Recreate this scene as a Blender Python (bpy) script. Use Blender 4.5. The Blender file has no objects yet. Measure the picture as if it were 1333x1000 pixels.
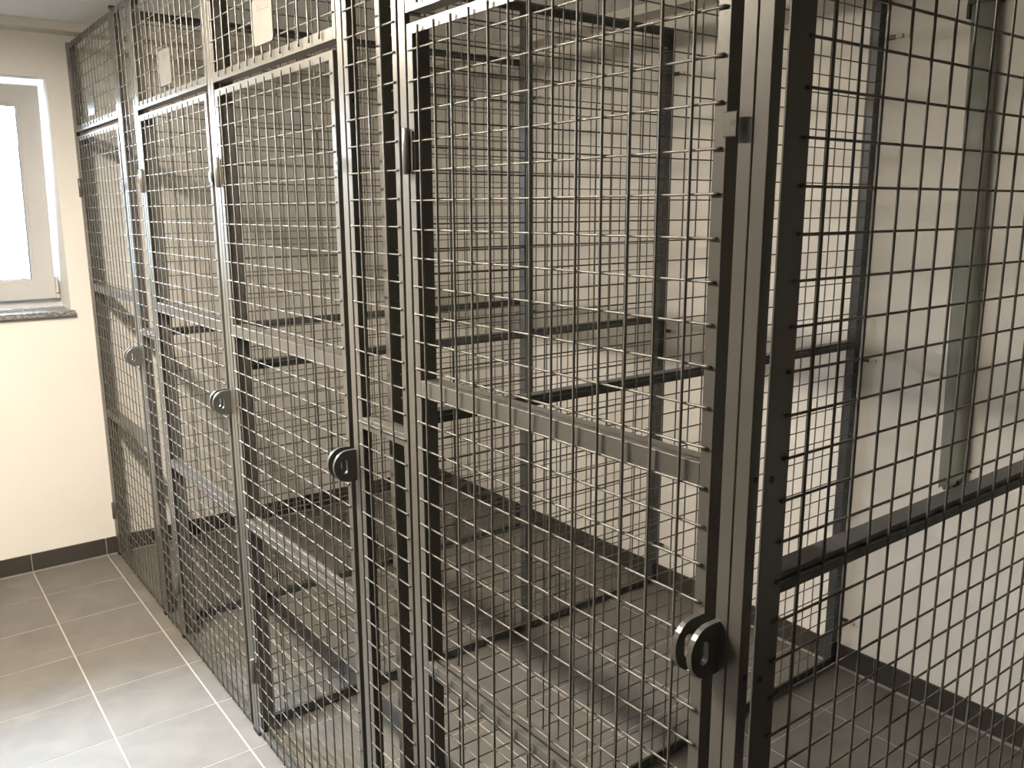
import bpy, bmesh, math, random
from mathutils import Matrix, Vector

random.seed(4)
scene = bpy.context.scene
C = scene.collection

# ------------------------------------------------------------------ camera
FOCAL_PX = 1105.18
cam_data = bpy.data.cameras.new('camera')
cam_data.sensor_fit = 'HORIZONTAL'
cam_data.sensor_width = 36.0
cam_data.lens = FOCAL_PX / 1333.0 * 36.0
cam_data.clip_start = 0.02
cam = bpy.data.objects.new('camera', cam_data)
C.objects.link(cam)
yaw, pitch, roll = math.radians(37.1366), math.radians(11.5722), math.radians(0.2438)
fwd = Vector((math.sin(yaw) * math.cos(pitch), math.cos(yaw) * math.cos(pitch), -math.sin(pitch)))
rgt = Vector((math.cos(yaw), -math.sin(yaw), 0.0))
dwn = fwd.cross(rgt)
r2 = math.cos(roll) * rgt + math.sin(roll) * dwn
d2 = -math.sin(roll) * rgt + math.cos(roll) * dwn
cam.matrix_world = Matrix(((r2.x, -d2.x, -fwd.x, 0.0), (r2.y, -d2.y, -fwd.y, 0.0),
                           (r2.z, -d2.z, -fwd.z, 1.57), (0, 0, 0, 1)))
scene.camera = cam

# ------------------------------------------------------------------ daylight, lamp strength, exposure
SKY_STRENGTH = 145.0
SKY_COLOR = (0.70, 0.85, 1.0)
LAMP_STRENGTH = 430.0
LAMP_COLOR = (1.0, 0.885, 0.73)
world = bpy.data.worlds.new('overcast_sky')
scene.world = world
world.use_nodes = True
bg = world.node_tree.nodes['Background']
bg.inputs[0].default_value = (*SKY_COLOR, 1)
bg.inputs[1].default_value = SKY_STRENGTH
# the window opening as a light portal, so that the sky outside is sampled well
pl = bpy.data.lights.new('sky_portal', 'AREA')
pl.shape = 'RECTANGLE'
pl.size, pl.size_y = 0.98, 0.96
pl.cycles.is_portal = True
po = bpy.data.objects.new('sky_portal', pl)
po.location = (0.201, 4.43, 1.634)
po.rotation_euler = (math.radians(-90), 0, 0)
C.objects.link(po)
vs = scene.view_settings
vs.view_transform = 'Standard'
vs.look = 'None'
vs.exposure = 0.18
vs.gamma = 1.0
vs.use_curve_mapping = False
scene.cycles.use_denoising = True
scene.cycles.max_bounces = 10
scene.cycles.diffuse_bounces = 6
scene.cycles.glossy_bounces = 4
scene.cycles.sample_clamp_indirect = 6.0

# ------------------------------------------------------------------ dimensions (metres)
XF = 0.785        # front plane of the cages
XW = 2.557        # long wall behind the cages
YW = 4.12         # wall with the window
XL = -5.50        # corridor wall on the left
YN = -8.0         # near end of the corridor
ZC = 2.325        # ceiling
TOP = 2.25        # top of the cage fronts
PITCH = 0.05
WR = 0.0018       # wire radius, horizontals
VR = 0.0020       # wire radius, verticals

# ------------------------------------------------------------------ materials
def new_mat(name):
    m = bpy.data.materials.new(name)
    m.use_nodes = True
    nt = m.node_tree
    return m, nt, nt.nodes['Principled BSDF']

def noise_mat(name, c1, c2, scale, rough, bump=0.0, bump_scale=200.0, metallic=0.0, spec=0.5, detail=4.0, rough2=None):
    m, nt, b = new_mat(name)
    tc = nt.nodes.new('ShaderNodeTexCoord')
    n = nt.nodes.new('ShaderNodeTexNoise')
    n.inputs['Scale'].default_value = scale
    n.inputs['Detail'].default_value = detail
    nt.links.new(tc.outputs['Object'], n.inputs['Vector'])
    r = nt.nodes.new('ShaderNodeValToRGB')
    r.color_ramp.elements[0].position = 0.3
    r.color_ramp.elements[1].position = 0.7
    r.color_ramp.elements[0].color = (*c1, 1)
    r.color_ramp.elements[1].color = (*c2, 1)
    nt.links.new(n.outputs['Fac'], r.inputs['Fac'])
    nt.links.new(r.outputs['Color'], b.inputs['Base Color'])
    b.inputs['Roughness'].default_value = rough
    if rough2 is not None:
        mr = nt.nodes.new('ShaderNodeMapRange')
        mr.inputs['To Min'].default_value = rough
        mr.inputs['To Max'].default_value = rough2
        nt.links.new(n.outputs['Fac'], mr.inputs['Value'])
        nt.links.new(mr.outputs['Result'], b.inputs['Roughness'])
    b.inputs['Metallic'].default_value = metallic
    b.inputs['Specular IOR Level'].default_value = spec
    if bump:
        n2 = nt.nodes.new('ShaderNodeTexNoise')
        n2.inputs['Scale'].default_value = bump_scale
        n2.inputs['Detail'].default_value = 3
        nt.links.new(tc.outputs['Object'], n2.inputs['Vector'])
        bp = nt.nodes.new('ShaderNodeBump')
        bp.inputs['Strength'].default_value = bump
        bp.inputs['Distance'].default_value = 0.002
        nt.links.new(n2.outputs['Fac'], bp.inputs['Height'])
        nt.links.new(bp.outputs['Normal'], b.inputs['Normal'])
    return m

M = {}
M['wall'] = noise_mat('wall_plaster', (0.785, 0.755, 0.705), (0.82, 0.79, 0.74), 3.0, 0.9, 0.25, 260, spec=0.2)
M['ceiling'] = noise_mat('ceiling_paint', (0.78, 0.78, 0.77), (0.82, 0.82, 0.81), 2.0, 0.9, 0.2, 300, spec=0.2)
M['trim'] = noise_mat('ceiling_trim', (0.62, 0.585, 0.53), (0.66, 0.62, 0.56), 4.0, 0.85, spec=0.2)
M['grout'] = noise_mat('grout', (0.34, 0.325, 0.295), (0.42, 0.40, 0.365), 30.0, 0.9)
M['steel'] = noise_mat('grey_powder_coat', (0.118, 0.113, 0.102), (0.138, 0.132, 0.12), 6.0, 0.30, 0.05, 900, metallic=0.35, spec=0.5)
M['wire'] = noise_mat('grey_coated_wire', (0.105, 0.099, 0.087), (0.13, 0.122, 0.107), 14.0, 0.33, metallic=0.1, spec=0.4)
M['galv'] = noise_mat('zinc_grey_angle', (0.062, 0.065, 0.067), (0.08, 0.083, 0.086), 10.0, 0.38, metallic=0.3, spec=0.5)
M['dark'] = noise_mat('dark_steel', (0.03, 0.03, 0.028), (0.045, 0.045, 0.042), 20.0, 0.4, spec=0.5)
M['lug'] = noise_mat('lug_steel', (0.075, 0.074, 0.066), (0.095, 0.093, 0.083), 20.0, 0.33, metallic=0.2, spec=0.6)
M['black'] = noise_mat('black_plastic', (0.012, 0.012, 0.012), (0.02, 0.02, 0.02), 20.0, 0.5)
M['plate'] = noise_mat('white_tag_plastic', (0.125, 0.12, 0.108), (0.145, 0.138, 0.125), 20.0, 0.4, spec=0.3)
M['pvc'] = noise_mat('white_window_pvc', (0.56, 0.55, 0.54), (0.59, 0.58, 0.57), 5.0, 0.35, spec=0.5)
M['gasket'] = noise_mat('grey_gasket', (0.10, 0.11, 0.16), (0.13, 0.14, 0.19), 9.0, 0.6)
M['conduit'] = noise_mat('grey_green_conduit', (0.20, 0.207, 0.178), (0.235, 0.243, 0.21), 7.0, 0.45, spec=0.45)
M['bracket'] = noise_mat('cream_wall_plug', (0.55, 0.52, 0.45), (0.62, 0.59, 0.52), 30.0, 0.5)
M['housing'] = noise_mat('lamp_housing', (0.75, 0.75, 0.74), (0.8, 0.8, 0.79), 5.0, 0.4)

def granite():
    m, nt, b = new_mat('granite_sill')
    tc = nt.nodes.new('ShaderNodeTexCoord')
    v = nt.nodes.new('ShaderNodeTexVoronoi')
    v.inputs['Scale'].default_value = 190
    nt.links.new(tc.outputs['Object'], v.inputs['Vector'])
    r = nt.nodes.new('ShaderNodeValToRGB')
    r.color_ramp.elements[0].color = (0.06, 0.06, 0.065, 1)
    r.color_ramp.elements[1].color = (0.42, 0.41, 0.40, 1)
    e = r.color_ramp.elements.new(0.5)
    e.color = (0.20, 0.20, 0.20, 1)
    nt.links.new(v.outputs['Color'], r.inputs['Fac'])
    nt.links.new(r.outputs['Color'], b.inputs['Base Color'])
    b.inputs['Roughness'].default_value = 0.25
    return m
M['granite'] = granite()

def tile_mat(name, dark, light, rough, rough2):
    """stone-look tile: cloudy noise, shifted for each tile by its own random number"""
    m, nt, b = new_mat(name)
    tc = nt.nodes.new('ShaderNodeTexCoord')
    oi = nt.nodes.new('ShaderNodeObjectInfo')
    mul = nt.nodes.new('ShaderNodeMath'); mul.operation = 'MULTIPLY'
    mul.inputs[1].default_value = 40.0
    nt.links.new(oi.outputs['Random'], mul.inputs[0])
    add = nt.nodes.new('ShaderNodeVectorMath'); add.operation = 'ADD'
    nt.links.new(tc.outputs['Object'], add.inputs[0])
    nt.links.new(mul.outputs[0], add.inputs[1])
    n = nt.nodes.new('ShaderNodeTexNoise')
    n.inputs['Scale'].default_value = 7.0
    n.inputs['Detail'].default_value = 6.0
    n.inputs['Distortion'].default_value = 0.6
    nt.links.new(add.outputs[0], n.inputs['Vector'])
    r = nt.nodes.new('ShaderNodeValToRGB')
    r.color_ramp.elements[0].position = 0.3
    r.color_ramp.elements[1].position = 0.72
    r.color_ramp.elements[0].color = (*dark, 1)
    r.color_ramp.elements[1].color = (*light, 1)
    nt.links.new(n.outputs['Fac'], r.inputs['Fac'])
    nt.links.new(r.outputs['Color'], b.inputs['Base Color'])
    mr = nt.nodes.new('ShaderNodeMapRange')
    mr.inputs['To Min'].default_value = rough
    mr.inputs['To Max'].default_value = rough2
    nt.links.new(n.outputs['Fac'], mr.inputs['Value'])
    nt.links.new(mr.outputs['Result'], b.inputs['Roughness'])
    b.inputs['Specular IOR Level'].default_value = 0.4
    return m
M['tile'] = tile_mat('floor_tile', (0.118, 0.108, 0.094), (0.165, 0.153, 0.135), 0.55, 0.70)
M['skirting'] = tile_mat('skirting_tile', (0.040, 0.036, 0.030), (0.055, 0.049, 0.041), 0.45, 0.55)

m, nt, b = new_mat('window_glass')
b.inputs['Base Color'].default_value = (1, 1, 1, 1)
b.inputs['Roughness'].default_value = 0.0
b.inputs['Transmission Weight'].default_value = 1.0
b.inputs['IOR'].default_value = 1.45
thin = nt.nodes.new('ShaderNodeBsdfTransparent')
mix = nt.nodes.new('ShaderNodeMixShader')
fres = nt.nodes.new('ShaderNodeFresnel')
gl = nt.nodes.new('ShaderNodeBsdfGlossy')
gl.inputs['Roughness'].default_value = 0.0
nt.links.new(fres.outputs[0], mix.inputs[0])
nt.links.new(thin.outputs[0], mix.inputs[1])
nt.links.new(gl.outputs[0], mix.inputs[2])
nt.links.new(mix.outputs[0], nt.nodes['Material Output'].inputs[0])
M['glass'] = m

m, nt, b = new_mat('lamp_diffuser')
b.inputs['Base Color'].default_value = (0.9, 0.9, 0.88, 1)
b.inputs['Emission Color'].default_value = (*LAMP_COLOR, 1)
b.inputs['Emission Strength'].default_value = LAMP_STRENGTH
M['diffuser'] = m

# ------------------------------------------------------------------ mesh helpers
def tag(o, label, cat, group=None):
    o['label'] = label
    o['category'] = cat
    o['kind'] = 'thing'
    if group:
        o['group'] = group
    return o

def link(name, data, parent=None, loc=(0, 0, 0)):
    """loc is in world space; every thing's Empty is unrotated, so children take the difference"""
    o = bpy.data.objects.new(name, data)
    C.objects.link(o)
    if parent is not None:
        o.parent = parent
        o.location = Vector(loc) - world_loc(parent)
    else:
        o.location = loc
    return o

def world_loc(o):
    v = Vector(o.location)
    while o.parent is not None:
        o = o.parent
        v = v + Vector(o.location)
    return v

def thing(name, label, cat, loc, group=None):
    return tag(link(name, None, None, loc), label, cat, group)

def finish(bm, name, mat, smooth=False):
    bmesh.ops.recalc_face_normals(bm, faces=bm.faces)
    me = bpy.data.meshes.new(name)
    bm.to_mesh(me)
    bm.free()
    me.materials.append(M[mat] if isinstance(mat, str) else mat)
    if smooth:
        for p in me.polygons:
            p.use_smooth = True
    return me

def add_box(bm, lo, hi):
    v = [bm.verts.new((x, y, z)) for x in (lo[0], hi[0]) for y in (lo[1], hi[1]) for z in (lo[2], hi[2])]
    for f in ((0, 1, 3, 2), (4, 6, 7, 5), (0, 4, 5, 1), (2, 3, 7, 6), (0, 2, 6, 4), (1, 5, 7, 3)):
        bm.faces.new([v[i] for i in f])

CACHE = {}
def box(name, lo, hi, mat, parent=None, bevel=0.0, struct=False):
    lo, hi = Vector(lo), Vector(hi)
    c = (lo + hi) / 2
    key = ('box', tuple(round(x, 5) for x in (hi - lo)), mat, bevel)
    if key not in CACHE:
        bm = bmesh.new()
        add_box(bm, lo - c, hi - c)
        if bevel:
            bmesh.ops.bevel(bm, geom=bm.edges[:], offset=bevel, segments=1, affect='EDGES')
        CACHE[key] = finish(bm, name, mat)
    o = link(name, CACHE[key], parent, c)
    if struct:
        o['kind'] = 'structure'
    return o

def boxes(name, blist, mat, parent=None, struct=False, origin=(0, 0, 0)):
    bm = bmesh.new()
    og = Vector(origin)
    for lo, hi in blist:
        add_box(bm, Vector(lo) - og, Vector(hi) - og)
    o = link(name, finish(bm, name, mat), parent, origin)
    if struct:
        o['kind'] = 'structure'
    return o

AX = {'x': Vector((1, 0, 0)), 'y': Vector((0, 1, 0)), 'z': Vector((0, 0, 1))}
def dirv(s):
    return AX[s[-1]] * (-1 if s[0] == '-' else 1)

def angle(name, p0, axis, length, da, la, db, lb, mat='steel', parent=None, t=0.003):
    """steel angle bar: corner edge starts at p0, runs along axis; legs la towards da and lb towards db"""
    key = ('angle', axis, round(length, 4), da, round(la, 4), db, round(lb, 4), mat, t)
    if key not in CACHE:
        A, B, L = dirv(da), dirv(db), dirv(axis)
        bm = bmesh.new()
        pr = [(0, 0), (la, 0), (la, t), (t, t), (t, lb), (0, lb)]
        v0 = [bm.verts.new(A * a + B * c) for a, c in pr]
        v1 = [bm.verts.new(A * a + B * c + L * length) for a, c in pr]
        bm.faces.new(v0); bm.faces.new(v1)
        for i in range(6):
            j = (i + 1) % 6
            bm.faces.new((v0[i], v0[j], v1[j], v1[i]))
        bmesh.ops.recalc_face_normals(bm, faces=bm.faces)
        bmesh.ops.bevel(bm, geom=bm.edges[:], offset=0.0006, segments=1, affect='EDGES')
        CACHE[key] = finish(bm, name, mat)
    return link(name, CACHE[key], parent, p0)

def wire(name, p0, axis, length, parent, mat='wire', r=WR):
    """mesh wire with slightly squashed, welded ends"""
    key = ('wire', axis, round(length, 4), mat, r)
    if key not in CACHE:
        L = dirv(axis)
        A = dirv('z') if axis != 'z' else dirv('x')
        B = L.cross(A)
        bm = bmesh.new()
        rings = []
        for s, k in ((0, 1.25), (0.007, 1.25), (0.010, 1.0), (length - 0.010, 1.0), (length - 0.007, 1.25), (length, 1.25)):
            rings.append([bm.verts.new(L * s + (A * math.cos(q) * k + B * math.sin(q)) * r)
                          for q in [i * math.pi / 3 + math.pi / 6 for i in range(6)]])
        for a, c in zip(rings, rings[1:]):
            for i in range(6):
                j = (i + 1) % 6
                bm.faces.new((a[i], a[j], c[j], c[i]))
        bm.faces.new(rings[0]); bm.faces.new(rings[-1])
        CACHE[key] = finish(bm, name, mat, smooth=True)
    return link(name, CACHE[key], parent, p0)

def cyl(name, p0, axis, length, r, mat, parent=None, n=12, bevel=0.0):
    key = ('cyl', axis, round(length, 4), round(r, 5), mat, n, bevel)
    if key not in CACHE:
        L = dirv(axis)
        A = dirv('z') if axis[-1] != 'z' else dirv('x')
        B = L.cross(A)
        bm = bmesh.new()
        prof = [(0, r), (length, r)] if not bevel else [(0, r - bevel), (bevel, r), (length - bevel, r), (length, r - bevel)]
        rings = [[bm.verts.new(L * s + (A * math.cos(q) + B * math.sin(q)) * rr)
                  for q in [2 * math.pi * i / n for i in range(n)]] for s, rr in prof]
        for a, c in zip(rings, rings[1:]):
            for i in range(n):
                j = (i + 1) % n
                bm.faces.new((a[i], a[j], c[j], c[i])).smooth = True
        bm.faces.new(rings[0]); bm.faces.new(rings[-1])
        CACHE[key] = finish(bm, name, mat)
    return link(name, CACHE[key], parent, p0)

# ------------------------------------------------------------------ the room
fl = box('floor', (XL, YN, -0.06), (XW, YW, -0.0008), 'grout', struct=True)
fl['label'] = 'grey square-tiled floor with pale grout'
TP = 0.307
GX, GY = 0.433, 1.352
G = 0.0026
GT = 0.0016
def grid(o0, lo, hi):
    k = math.ceil((lo - o0) / TP)
    out = [lo]
    while o0 + k * TP < hi - 0.02:
        if o0 + k * TP > lo + 0.02:
            out.append(o0 + k * TP)
        k += 1
    return out + [hi]
gx = grid(GX, XL + 0.01, XW - 0.014)
gy = grid(GY, YN + 0.01, YW - 0.014)
for a, b_ in zip(gx, gx[1:]):
    for c, d in zip(gy, gy[1:]):
        if d < -0.30 or a < -0.85:
            continue
        box('tile', (a + G, c + GT, -0.012), (b_ - G, d - GT, 0.0), 'tile', fl, bevel=0.0005)
boxes('tile_field', [((a + G, c + GT, -0.012), (b_ - G, d - GT, 0.0)) for a, b_ in zip(gx, gx[1:]) for c, d in zip(gy, gy[1:]) if d < -0.30 or a < -0.85],
      'tile', fl)['kind'] = 'stuff'

box('ceiling', (XL - 0.2, YN - 0.2, ZC), (XW + 0.2, YW + 0.3, ZC + 0.15), 'ceiling', struct=True)
box('wall_right', (XW, YN - 0.2, -0.06), (XW + 0.2, YW + 0.3, ZC), 'wall', struct=True)
box('wall_left', (XL - 0.2, YN - 0.2, -0.06), (XL, YW + 0.3, ZC), 'wall', struct=True)
box('wall_near', (XL, YN - 0.2, -0.06), (XW, YN, ZC), 'wall', struct=True)
# window wall with its opening
WX0, WX1, WZ0, WZ1 = -0.30, 0.702, 1.128, 2.118
boxes('wall_far', [((XL, YW, -0.06), (WX0, YW + 0.3, ZC)), ((WX1, YW, -0.06), (XW, YW + 0.3, ZC)),
                   ((WX0, YW, -0.06), (WX1, YW + 0.3, WZ0)), ((WX0, YW, WZ1), (WX1, YW + 0.3, ZC))],
      'wall', struct=True, origin=(1.0, YW, 0))
# boxed edge strip under the ceiling along two walls
boxes('trim_1', [((XL, YW - 0.11, ZC - 0.034), (XW - 0.11, YW, ZC))], 'trim', struct=True, origin=(1.0, YW, ZC))
boxes('trim_2', [((XW - 0.11, -1.5, ZC - 0.034), (XW, YW, ZC))], 'trim', struct=True, origin=(XW, 1.0, ZC))

# the ground outside the basement window, just below its sill
M['outside'] = noise_mat('gravel_and_grass', (0.13, 0.13, 0.11), (0.20, 0.195, 0.17), 3.0, 0.95, spec=0.1)
M['sky_block'] = noise_mat('sky_block_grey', (0.11, 0.11, 0.105), (0.15, 0.15, 0.145), 4.0, 0.9, spec=0.1)  # dark grey for the added wall, keeps its reflection in the wires low
box('ground', (-4.0, YW + 0.3, 0.90), (5.0, YW + 1.4, 1.02), 'outside', struct=True)
box('wall_sky_block', (-4.0, YW + 1.4, 0.90), (5.0, YW + 1.6, 2.05), 'sky_block', struct=True)  # added wall outside, unseen; blocks the low sky from the window

# skirting tiles
BH, BT = 0.082, 0.009
def skirting(name, along, pts, wall):
    lo, hi = pts[0], pts[-1]
    if along == 'x':
        o = box(name, (lo, wall - BT + 0.003, 0.001), (hi, wall, BH - 0.004), 'grout', struct=True)
        for a, b_ in zip(pts, pts[1:]):
            box('skirting_tile', (a + 0.0015, wall - BT, 0.005), (b_ - 0.0015, wall - 0.001, BH), 'skirting', o, bevel=0.001)
    else:
        o = box(name, (wall - BT + 0.003, lo, 0.001), (wall, hi, BH - 0.004), 'grout', struct=True)
        for a, b_ in zip(pts, pts[1:]):
            box('skirting_tile', (wall - BT, a + 0.0015, 0.005), (wall - 0.001, b_ - 0.0015, BH), 'skirting', o, bevel=0.001)
skirting('baseboard_far', 'x', grid(GX, XL, XW - BT), YW)
skirting('baseboard_right', 'y', grid(GY, -0.8, YW), XW)

# window: fixed frame, tilting sash, pane, granite sill
win = link('window_1', None, None, (WX0 + 0.5, YW + 0.2, WZ0))
win['kind'] = 'structure'
win['label'] = 'white plastic basement window with bright daylight in the pane'
fy0, fy1 = YW + 0.225, YW + 0.285
z0, z1 = 1.150, WZ1
fw = 0.045
boxes('frame', [((WX0, fy0, z0), (WX0 + fw, fy1, z1)), ((WX1 - fw, fy0, z0), (WX1, fy1, z1)),
                ((WX0 + fw, fy0, z0), (WX1 - fw, fy1, z0 + fw)), ((WX0 + fw, fy0, z1 - fw), (WX1 - fw, fy1, z1))],
      'pvc', win, origin=(WX0 + 0.5, fy0, z0))
sx0, sx1, sz0, sz1 = WX0 + 0.028, 0.677, 1.190, 2.098
sy0, sy1 = YW + 0.186, YW + 0.2225
sw = 0.076
sash = boxes('sash', [((sx0, sy0, sz0), (sx0 + sw, sy1, sz1)), ((sx1 - sw, sy0, sz0), (sx1, sy1, sz1)),
                      ((sx0 + sw, sy0, sz0), (sx1 - sw, sy1, sz0 + sw)), ((sx0 + sw, sy0, sz1 - sw), (sx1 - sw, sy1, sz1))],
             'pvc', win, origin=(WX0 + 0.5, sy0, sz0))
ix0, ix1, iz0, iz1 = sx0 + sw, sx1 - sw, sz0 + sw, sz1 - sw
bd = 0.012
boxes('glazing_bead', [((ix0, sy0 + 0.008, iz0), (ix0 + bd, sy1, iz1)), ((ix1 - bd, sy0 + 0.008, iz0), (ix1, sy1, iz1)),
                       ((ix0 + bd, sy0 + 0.008, iz0), (ix1 - bd, sy1, iz0 + bd)), ((ix0 + bd, sy0 + 0.008, iz1 - bd), (ix1 - bd, sy1, iz1))],
      'pvc', sash, origin=(WX0 + 0.5, sy0, iz0))
gk = 0.003
ia, ib, ic, id_ = ix0 + bd, ix1 - bd, iz0 + bd, iz1 - bd
boxes('gasket', [((ia, sy0 + 0.014, ic), (ia + gk, sy1, id_)), ((ib - gk, sy0 + 0.014, ic), (ib, sy1, id_)),
                 ((ia + gk, sy0 + 0.014, ic), (ib - gk, sy1, ic + gk)), ((ia + gk, sy0 + 0.014, id_ - gk), (ib - gk, sy1, id_))],
      'gasket', sash, origin=(WX0 + 0.5, sy0, iz0))
box('pane', (ia + gk, sy0 + 0.018, ic + gk), (ib - gk, sy0 + 0.022, id_ - gk), 'glass', sash)
sash.rotation_euler.x = math.radians(7.5)      # tilted open, leaning into the room
box('hinge_cover', (sx1 + 0.002, sy0 + 0.002, sz0 + 0.022), (sx1 + 0.016, sy1, sz0 + 0.095), 'pvc', win, bevel=0.003)
box('hinge_cover', (sx1 + 0.001, sy0 + 0.002, sz0 - 0.002), (sx1 + 0.017, sy1, sz0 + 0.017), 'pvc', win, bevel=0.002)
box('sill', (WX0 - 0.015, YW - 0.028, WZ0), (WX1 + 0.012, YW + 0.225, WZ0 + 0.022), 'granite', win, bevel=0.002)

# ------------------------------------------------------------------ doors, transoms, infill strips
DZ0, DZ1 = 0.018, 1.880
HZ = [0.037 + PITCH * k for k in range(37)]

def lug_mesh():
    if 'lug' in CACHE:
        return CACHE['lug']
    bm = bmesh.new()
    n = 28
    outer, inner = [], []
    for i in range(n):
        q = 2 * math.pi * i / n
        cx_, cz_ = math.cos(q), math.sin(q)
        # outline: round nose towards -x, straight back edge at x = 0
        if cx_ >= 0:
            ox = -0.020 + 0.020 * min(1.0, cx_ * 1.8)
            oz = 0.0345 * (1 if cz_ > 0 else -1) * min(1.0, abs(cz_) * 1.25) if cx_ < 0.6 else 0.0345 * cz_ * 1.25
        else:
            ox = -0.020 + 0.033 * cx_
            oz = 0.0345 * cz_
        outer.append((ox, max(-0.0345, min(0.0345, oz))))
        inner.append((-0.029 + 0.0075 * cx_, 0.008 * (1 if cz_ > 0 else -1) * (0 if abs(cz_) < 1e-6 else 1) + 0.0075 * cz_))
    th = 0.0038
    rows = []
    for y in (-th, th):
        rows.append(([bm.verts.new((x, y, z)) for x, z in outer], [bm.verts.new((x, y, z)) for x, z in inner]))
    for i in range(n):
        j = (i + 1) % n
        (o0, i0), (o1, i1) = rows
        bm.faces.new((o0[i], o0[j], i0[j], i0[i]))
        bm.faces.new((o1[i], o1[j], i1[j], i1[i]))
        bm.faces.new((o0[i], o0[j], o1[j], o1[i]))
        bm.faces.new((i0[i], i0[j], i1[j], i1[i]))
    bmesh.ops.remove_doubles(bm, verts=bm.verts[:], dist=1e-6)
    CACHE['lug'] = finish(bm, 'padlock_lug', 'lug')
    return CACHE['lug']

def cage_gate(y0, y1, label):
    d = thing('cage_gate', label, 'gate', (XF, (y0 + y1) / 2, DZ0), 'wire mesh gates along the cage fronts')
    h = DZ1 - DZ0
    leg, ret = 0.018, 0.044
    angle('stile', (XF, y0, DZ0), 'z', h, 'y', leg, 'x', ret, parent=d)
    angle('stile', (XF, y1, DZ0), 'z', h, '-y', leg, 'x', ret, parent=d)
    w = y1 - y0 - 2 * leg
    ya = y0 + leg
    angle('top_rail', (XF, ya, DZ1), 'y', w, '-z', 0.018, 'x', ret - 0.012, parent=d)
    angle('bottom_rail', (XF, ya, DZ0), 'y', w, 'z', 0.018, 'x', ret - 0.012, parent=d)
    angle('cross_rail', (XF, ya, 1.266), 'y', w, '-z', 0.028, 'x', ret - 0.006, parent=d)
    angle('cross_rail', (XF, ya, 0.705), 'y', w, '-z', 0.028, 'x', ret - 0.006, parent=d)
    for z in HZ:
        wire('horizontal_wire', (XF - WR, y0 + 0.006, z), 'y', y1 - y0 - 0.012, d)
    y = y0 + 0.046
    while y < y1 - 0.03:
        wire('vertical_wire', (XF - 2 * WR - VR, y, DZ0 + 0.004), 'z', h - 0.012, d, r=VR)
        y += PITCH
    # padlock lug on the closing edge, keeper plate above it
    link('padlock_lug', lug_mesh(), d, (XF + 0.001, y0 + 0.004, 1.040))
    kp = box('keeper_plate', (XF - 0.010, y0 - 0.022, 1.648), (XF - 0.007, y0 - 0.002, 1.675), 'steel', d, bevel=0.0012)
    cyl('keeper_hole', (XF - 0.0104, y0 - 0.016, 1.663), 'x', 0.0035, 0.0034, 'black', kp)
    for z in (0.185, 1.632):
        hg = cyl('hinge', (XF - 0.008, y1 - 0.0025, z), 'z', 0.078, 0.0072, 'steel', d, 14, 0.0015)
        box('hinge_leaf', (XF - 0.004, y1 - 0.016, z + 0.006), (XF - 0.0005, y1 - 0.001, z + 0.072), 'steel', hg)
    return d

doors = [
    (0.639, 1.330, 'large foreground wire mesh gate between the corner posts and the near infill strip'),
    (1.615, 2.315, 'wire mesh gate just left of the near narrow infill strip'),
    (2.384, 3.075, 'wire mesh gate just right of the far narrow infill strip'),
    (3.360, 4.066, 'farthest wire mesh gate, hinged against the window wall'),
]
for a in doors:
    cage_gate(*a)

def transom(y0, y1, yw, label):
    t = thing('transom_panel', label, 'mesh panel', (XF, (y0 + y1) / 2, 1.898), 'mesh panels above the cage gates')
    leg = 0.014
    zb, zt = 1.898, TOP
    angle('stile', (XF, y0, zb), 'z', zt - zb, 'y', leg, 'x', 0.030, parent=t)
    angle('stile', (XF, y1, zb), 'z', zt - zb, '-y', leg, 'x', 0.030, parent=t)
    angle('bottom_rail', (XF, y0 + leg, zb), 'y', y1 - y0 - 2 * leg, 'z', 0.024, 'x', 0.030, parent=t)
    angle('top_rail', (XF, y0 + leg, zt), 'y', y1 - y0 - 2 * leg, '-z', 0.020, 'x', 0.030, parent=t)
    for k in range(6):
        wire('horizontal_wire', (XF - WR, y0 + 0.004, 1.947 + PITCH * k), 'y', y1 - y0 - 0.008, t)
    y = yw
    while y < y1 - 0.02:
        wire('vertical_wire', (XF - 2 * WR - VR, y, zb + 0.008), 'z', zt - zb - 0.012, t, r=VR)
        y += PITCH
transom(0.626, 1.333, 0.685, 'mesh panel above the large foreground gate')
transom(1.598, 2.319, 1.661, 'mesh panel carrying the pale plate nearest the camera')
transom(2.370, 3.079, 2.430, 'mesh panel carrying the middle pale plate')
transom(3.343, 4.070, 3.406, 'farthest mesh panel above the gate by the window wall')

def infill(y0, y1, label):
    t = thing('infill_strip', label, 'mesh panel', (XF, (y0 + y1) / 2, 0.012), 'narrow infill strips between the gates')
    leg = 0.016
    zb, zt = 0.012, TOP
    angle('stile', (XF, y0, zb), 'z', zt - zb, 'y', leg, 'x', 0.028, parent=t)
    angle('stile', (XF, y1, zb), 'z', zt - zb, '-y', leg, 'x', 0.028, parent=t)
    w = y1 - y0 - 2 * leg
    angle('bottom_rail', (XF, y0 + leg, zb), 'y', w, 'z', 0.018, 'x', 0.028, parent=t)
    angle('top_rail', (XF, y0 + leg, zt), 'y', w, '-z', 0.018, 'x', 0.028, parent=t)
    angle('cross_rail', (XF, y0 + leg, 1.150), 'y', w, '-z', 0.024, 'x', 0.034, parent=t)
    for k in range(44):
        wire('horizontal_wire', (XF - WR, y0 + 0.005, 0.041 + PITCH * k), 'y', y1 - y0 - 0.010, t)
    for k in range(3):
        wire('vertical_wire', (XF - 2 * WR - VR, y0 + 0.046 + PITCH * k * 1.02, zb + 0.004), 'z', zt - zb - 0.008, t, r=VR)
    for z in (0.42, 1.015, 1.78):
        cyl('bolt_hole', (XF + 0.016, y1 - 0.0034, z), '-y', 0.0006, 0.0045, 'black', t)
infill(1.365, 1.568, 'narrow full-height mesh strip beside the large foreground gate')
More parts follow.
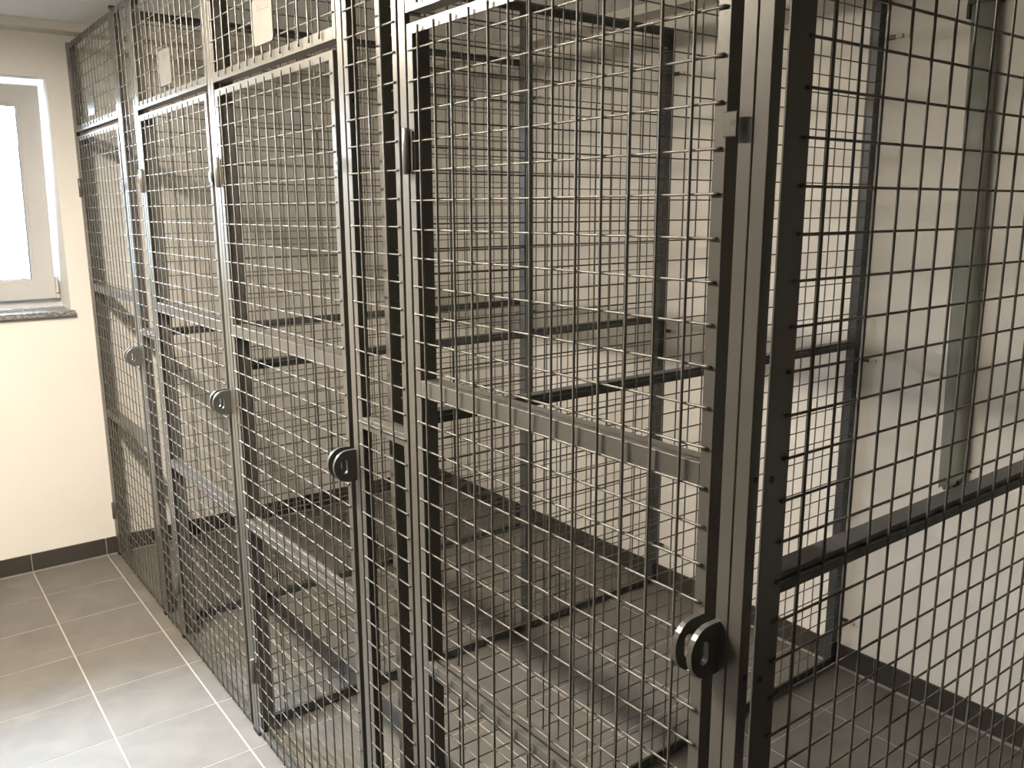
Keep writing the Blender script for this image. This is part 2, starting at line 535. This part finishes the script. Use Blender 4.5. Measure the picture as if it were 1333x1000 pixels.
infill(3.108, 3.312, 'narrow full-height mesh strip nearer the window wall')

# ------------------------------------------------------------------ upright posts of the fronts
def post(name_label, strips, lug_y=None):
    yc = sum((a + b_) / 2 for a, b_, _ in strips) / len(strips)
    p = thing('upright_post', name_label, 'post', (XF, yc, 0.0), 'upright posts of the cage fronts')
    for a, b_, side in strips:
        if side == 'low':
            angle('angle_bar', (XF, a, 0.006), 'z', TOP + 0.004, 'y', b_ - a, 'x', 0.0185, parent=p)
        else:
            angle('angle_bar', (XF, b_, 0.006), 'z', TOP + 0.004, '-y', b_ - a, 'x', 0.022, parent=p)
        box('foot', (XF - 0.002, a - 0.001, 0.0), (XF + 0.024, b_ + 0.001, 0.012), 'black', p)
        if a < 4.0:
            box('cap', (XF - 0.001, a - 0.001, TOP + 0.008), (XF + 0.023, b_ + 0.001, TOP + 0.016), 'black', p)
    if lug_y is not None:
        link('padlock_lug', lug_mesh(), p, (XF + 0.001, lug_y, 1.040))
    return p
p = post('near corner post pair at the end of the cage row', [(0.583, 0.6018, 'low'), (0.6040, 0.6225, 'low')], 0.618)
for z in (0.35, 1.008, 1.261, 1.80):
    cyl('bolt_hole', (XF + 0.012, 0.5826, z), 'y', 0.0006, 0.0042, 'black', p)
post('hinge post between the large foreground gate and the near infill strip', [(1.336, 1.357, 'high')])
post('lock post between the near infill strip and the next gate', [(1.574, 1.595, 'low')], 1.590)
post('double post shared by the two middle gates', [(2.322, 2.3415, 'high'), (2.3445, 2.364, 'low')], 2.360)
post('hinge post between the far infill strip and its right-hand gate', [(3.081, 3.101, 'high')])
post('lock post between the farthest gate and the far infill strip', [(3.318, 3.340, 'low')], 3.336)
p = post('end post fixed to the window wall', [(4.078, 4.112, 'high')])

# ------------------------------------------------------------------ partitions between the cages
PZ0, PZ1 = 0.010, 2.235
XM = 1.835
def partition(py, xs, label, cat_wire_z, first_x, front_leg=0.034, group='mesh partitions between the cages', flip=False, wall_z=(0.175, 1.09, 2.075)):
    xa, xb = xs
    t = thing('mesh_partition', label, 'partition', ((xa + xb) / 2, py, PZ0), group)
    h = PZ1 - PZ0
    if flip:
        angle('front_upright', (xa + front_leg, py, PZ0), 'z', h, '-x', front_leg, 'y', 0.024, 'steel', t)
    else:
        angle('front_upright', (xa, py, PZ0), 'z', h, 'x', front_leg, 'y', 0.016, 'steel', t)
    angle('middle_upright', (XM, py, PZ0), 'z', h, 'x', 0.032, 'y', 0.030, 'galv', t)
    wp = angle('wall_upright', (xb - 0.032, py, PZ0), 'z', h, 'x', 0.032, 'y', 0.030, 'galv', t)
    for a, b_ in ((xa + front_leg, XM), (XM + 0.032, xb - 0.032)):
        w = b_ - a
        angle('top_rail', (a, py, PZ1), 'x', w, '-z', 0.028, 'y', 0.028, 'galv', t)
        angle('cross_rail', (a, py, 1.153), 'x', w, '-z', 0.026, 'y', 0.030, 'galv', t)
        angle('bottom_rail', (a, py, PZ0), 'x', w, 'z', 0.026, 'y', 0.028, 'galv', t)
        for k in range(44):
            z = cat_wire_z + PITCH * k
            if z < PZ1 - 0.012:
                wire('horizontal_wire', (a - 0.012, py - WR, z), 'x', w + 0.024, t)
    x = first_x
    while x < xb - 0.034:
        if not (XM - 0.006 < x < XM + 0.036):
            wire('vertical_wire', (x, py - 2 * WR - VR, PZ0 + 0.006), 'z', h - 0.012, t, r=VR)
        x += PITCH
    # fixings to the long wall and bolts through the uprights
    for z in wall_z:
        br = box('wall_bracket', (XW - 0.006, py - 0.032, z - 0.007), (XW - 0.0005, py - 0.0005, z + 0.007), 'galv', t, bevel=0.001)
        box('wall_plug', (XW - 0.009, py - 0.056, z - 0.006), (XW - 0.0005, py - 0.034, z + 0.006), 'bracket', br, bevel=0.001)
    for z in (0.30, 0.84, 1.02, 1.72, 1.92):
        cyl('bolt_hole', (XM + 0.014, py + 0.0003, z), '-y', 0.0007, 0.005, 'black', t)
        cyl('bolt_hole', (xb - 0.018, py + 0.0003, z + 0.03), '-y', 0.0007, 0.005, 'black', t)
    return t
XB = XW - 0.008
partition(1.490, (0.821, XB), 'mesh partition behind the large foreground gate', 0.0435, 0.868)
partition(2.343, (0.812, XB), 'mesh partition between the two middle cages', 0.0435, 0.878)
partition(3.200, (0.821, XB), 'farthest mesh partition, nearest the window wall', 0.0435, 0.868)
p = partition(0.550, (0.7680, XB), 'near end mesh side panel closing the cage row at right', 0.0435, 0.8366,
          front_leg=0.043, flip=True)
for z in (1.027, 1.273):
    cyl('bolt_hole', (0.781, 0.5503, z), '-y', 0.0007, 0.0045, 'black', p)

# ------------------------------------------------------------------ plates clipped to the transoms
def plate(y0, z0_, label):
    w, h, r, th = 0.113, 0.098, 0.010, 0.0015
    if 'plate' not in CACHE:
        bm = bmesh.new()
        pts = []
        for cy_, cz_, q0 in ((w / 2 - r, h / 2 - r, 0), (-w / 2 + r, h / 2 - r, 90), (-w / 2 + r, -h / 2 + r, 180), (w / 2 - r, -h / 2 + r, 270)):
            for k in range(5):
                q = math.radians(q0 + k * 22.5)
                pts.append((cy_ + r * math.cos(q), cz_ + r * math.sin(q)))
        v0 = [bm.verts.new((-th, y, z)) for y, z in pts]
        v1 = [bm.verts.new((th, y, z)) for y, z in pts]
        bm.faces.new(v0); bm.faces.new(v1)
        for i in range(len(pts)):
            j = (i + 1) % len(pts)
            bm.faces.new((v0[i], v0[j], v1[j], v1[i]))
        CACHE['plate'] = finish(bm, 'label_plate', 'plate')
    root = thing('label_plate', label, 'plate', (XF - 0.010, y0 + w / 2, z0_ + h / 2), 'pale plates on the transom mesh')
    link('tag_body', CACHE['plate'], root, (XF - 0.0098, y0 + w / 2, z0_ + h / 2))
    c = (y0 + w / 2, z0_ + h - 0.022)
    # shallow pressed relief near the top edge
    for dy, dz, sy, sz in ((-0.030, 0.0, 0.012, 0.012), (-0.010, 0.002, 0.010, 0.014), (0.010, 0.0, 0.012, 0.010), (0.028, 0.002, 0.008, 0.014)):
        box('embossed_mark', (XF - 0.0122, c[0] + dy - sy / 2, c[1] + dz - sz / 2), (XF - 0.0108, c[0] + dy + sy / 2, c[1] + dz + sz / 2), 'plate', root, bevel=0.0005)
plate(1.879, 1.937, 'pale rounded plate clipped to mesh, largest and nearest')
plate(2.640, 1.935, 'pale rounded plate clipped to mesh, middle of three')
plate(3.640, 1.937, 'shiny plate on the farthest transom beside the window wall')

# ------------------------------------------------------------------ conduit on the long wall
def conduit():
    ctop, cbot = 2.29, 0.742
    yb, yt = 1.152, 1.196
    t = thing('cable_conduit', 'grey plastic conduit fixed upright to the white wall at far right', 'conduit', (XW, 1.16, cbot))
    bm = bmesh.new()
    n = 24
    prof = []
    for i in range(n):
        q = 2 * math.pi * i / n
        c, s = math.cos(q), math.sin(q)
        prof.append((0.036 * math.copysign(abs(c) ** 0.75, c), 0.021 * math.copysign(abs(s) ** 0.75, s)))
    zs = [cbot, cbot + 0.03, cbot + 0.06, 1.2, 1.7, ctop]
    rings = []
    for k, z in enumerate(zs):
        y = yb + (yt - yb) * (z - cbot) / (ctop - cbot)
        ring = []
        for i, (a, b_) in enumerate(prof):
            zz = z
            if k == 0:   # ragged lower end: nearer lip broken away
                zz += 0.075 * max(0.0, -a / 0.036 - 0.25) + 0.006 * math.sin(i * 2.1)
            ring.append(((XW - 0.0225 - b_) - XW, y + a - 1.16, zz - cbot, a, b_))
        rings.append(ring)
    out = [[bm.verts.new(p_[:3]) for p_ in r] for r in rings]
    inn = [[bm.verts.new((p_[0] + p_[4] * 0.14, p_[1] - p_[3] * 0.09, p_[2])) for p_ in r] for r in rings]
    for k in range(len(zs) - 1):
        for i in range(n):
            j = (i + 1) % n
            bm.faces.new((out[k][i], out[k][j], out[k + 1][j], out[k + 1][i])).smooth = True
            bm.faces.new((inn[k][i], inn[k][j], inn[k + 1][j], inn[k + 1][i])).smooth = True
    for i in range(n):
        j = (i + 1) % n
        bm.faces.new((out[0][i], out[0][j], inn[0][j], inn[0][i]))
        bm.faces.new((out[-1][i], out[-1][j], inn[-1][j], inn[-1][i]))
    link('tube', finish(bm, 'tube', 'conduit'), t, (XW, 1.16, cbot))
    # cable stub in the open lower end
    cyl('cable_stub', (XW - 0.020, yb - 0.010, cbot - 0.012), 'z', 0.10, 0.007, 'black', t, 10)
    cyl('cable_stub', (XW - 0.024, yb + 0.006, cbot - 0.002), 'z', 0.10, 0.006, 'black', t, 10)
    for z in (0.80, 1.34):
        y = yb + (yt - yb) * (z - cbot) / (ctop - cbot)
        for s in (-1, 1):
            cyl('screw', (XW, y + s * 0.042, z), '-x', 0.006, 0.004, 'dark', t, 8)
    y = yb + (yt - yb) * (2.125 - cbot) / (ctop - cbot)
    boxes('strap', [((XW - 0.047, y - 0.039, 2.119), (XW - 0.0005, y + 0.039, 2.131))], 'black', t, origin=(XW, y, 2.125))
    box('strap_buckle', (XW - 0.030, y + 0.038, 2.085), (XW - 0.0005, y + 0.050, 2.131), 'black', t, bevel=0.003)
conduit()

# ------------------------------------------------------------------ corridor ceiling lamp (above the left edge of the view)
lamp = thing('ceiling_lamp', 'long white linear ceiling lamp over the corridor', 'lamp', (0.016, 2.10, ZC))
box('housing', (0.016 - 0.045, 1.38, ZC - 0.064), (0.016 + 0.045, 2.82, ZC), 'housing', lamp, bevel=0.004)
box('diffuser', (0.016 - 0.035, 1.40, ZC - 0.071), (0.016 + 0.035, 2.80, ZC - 0.064), 'diffuser', lamp, bevel=0.002)
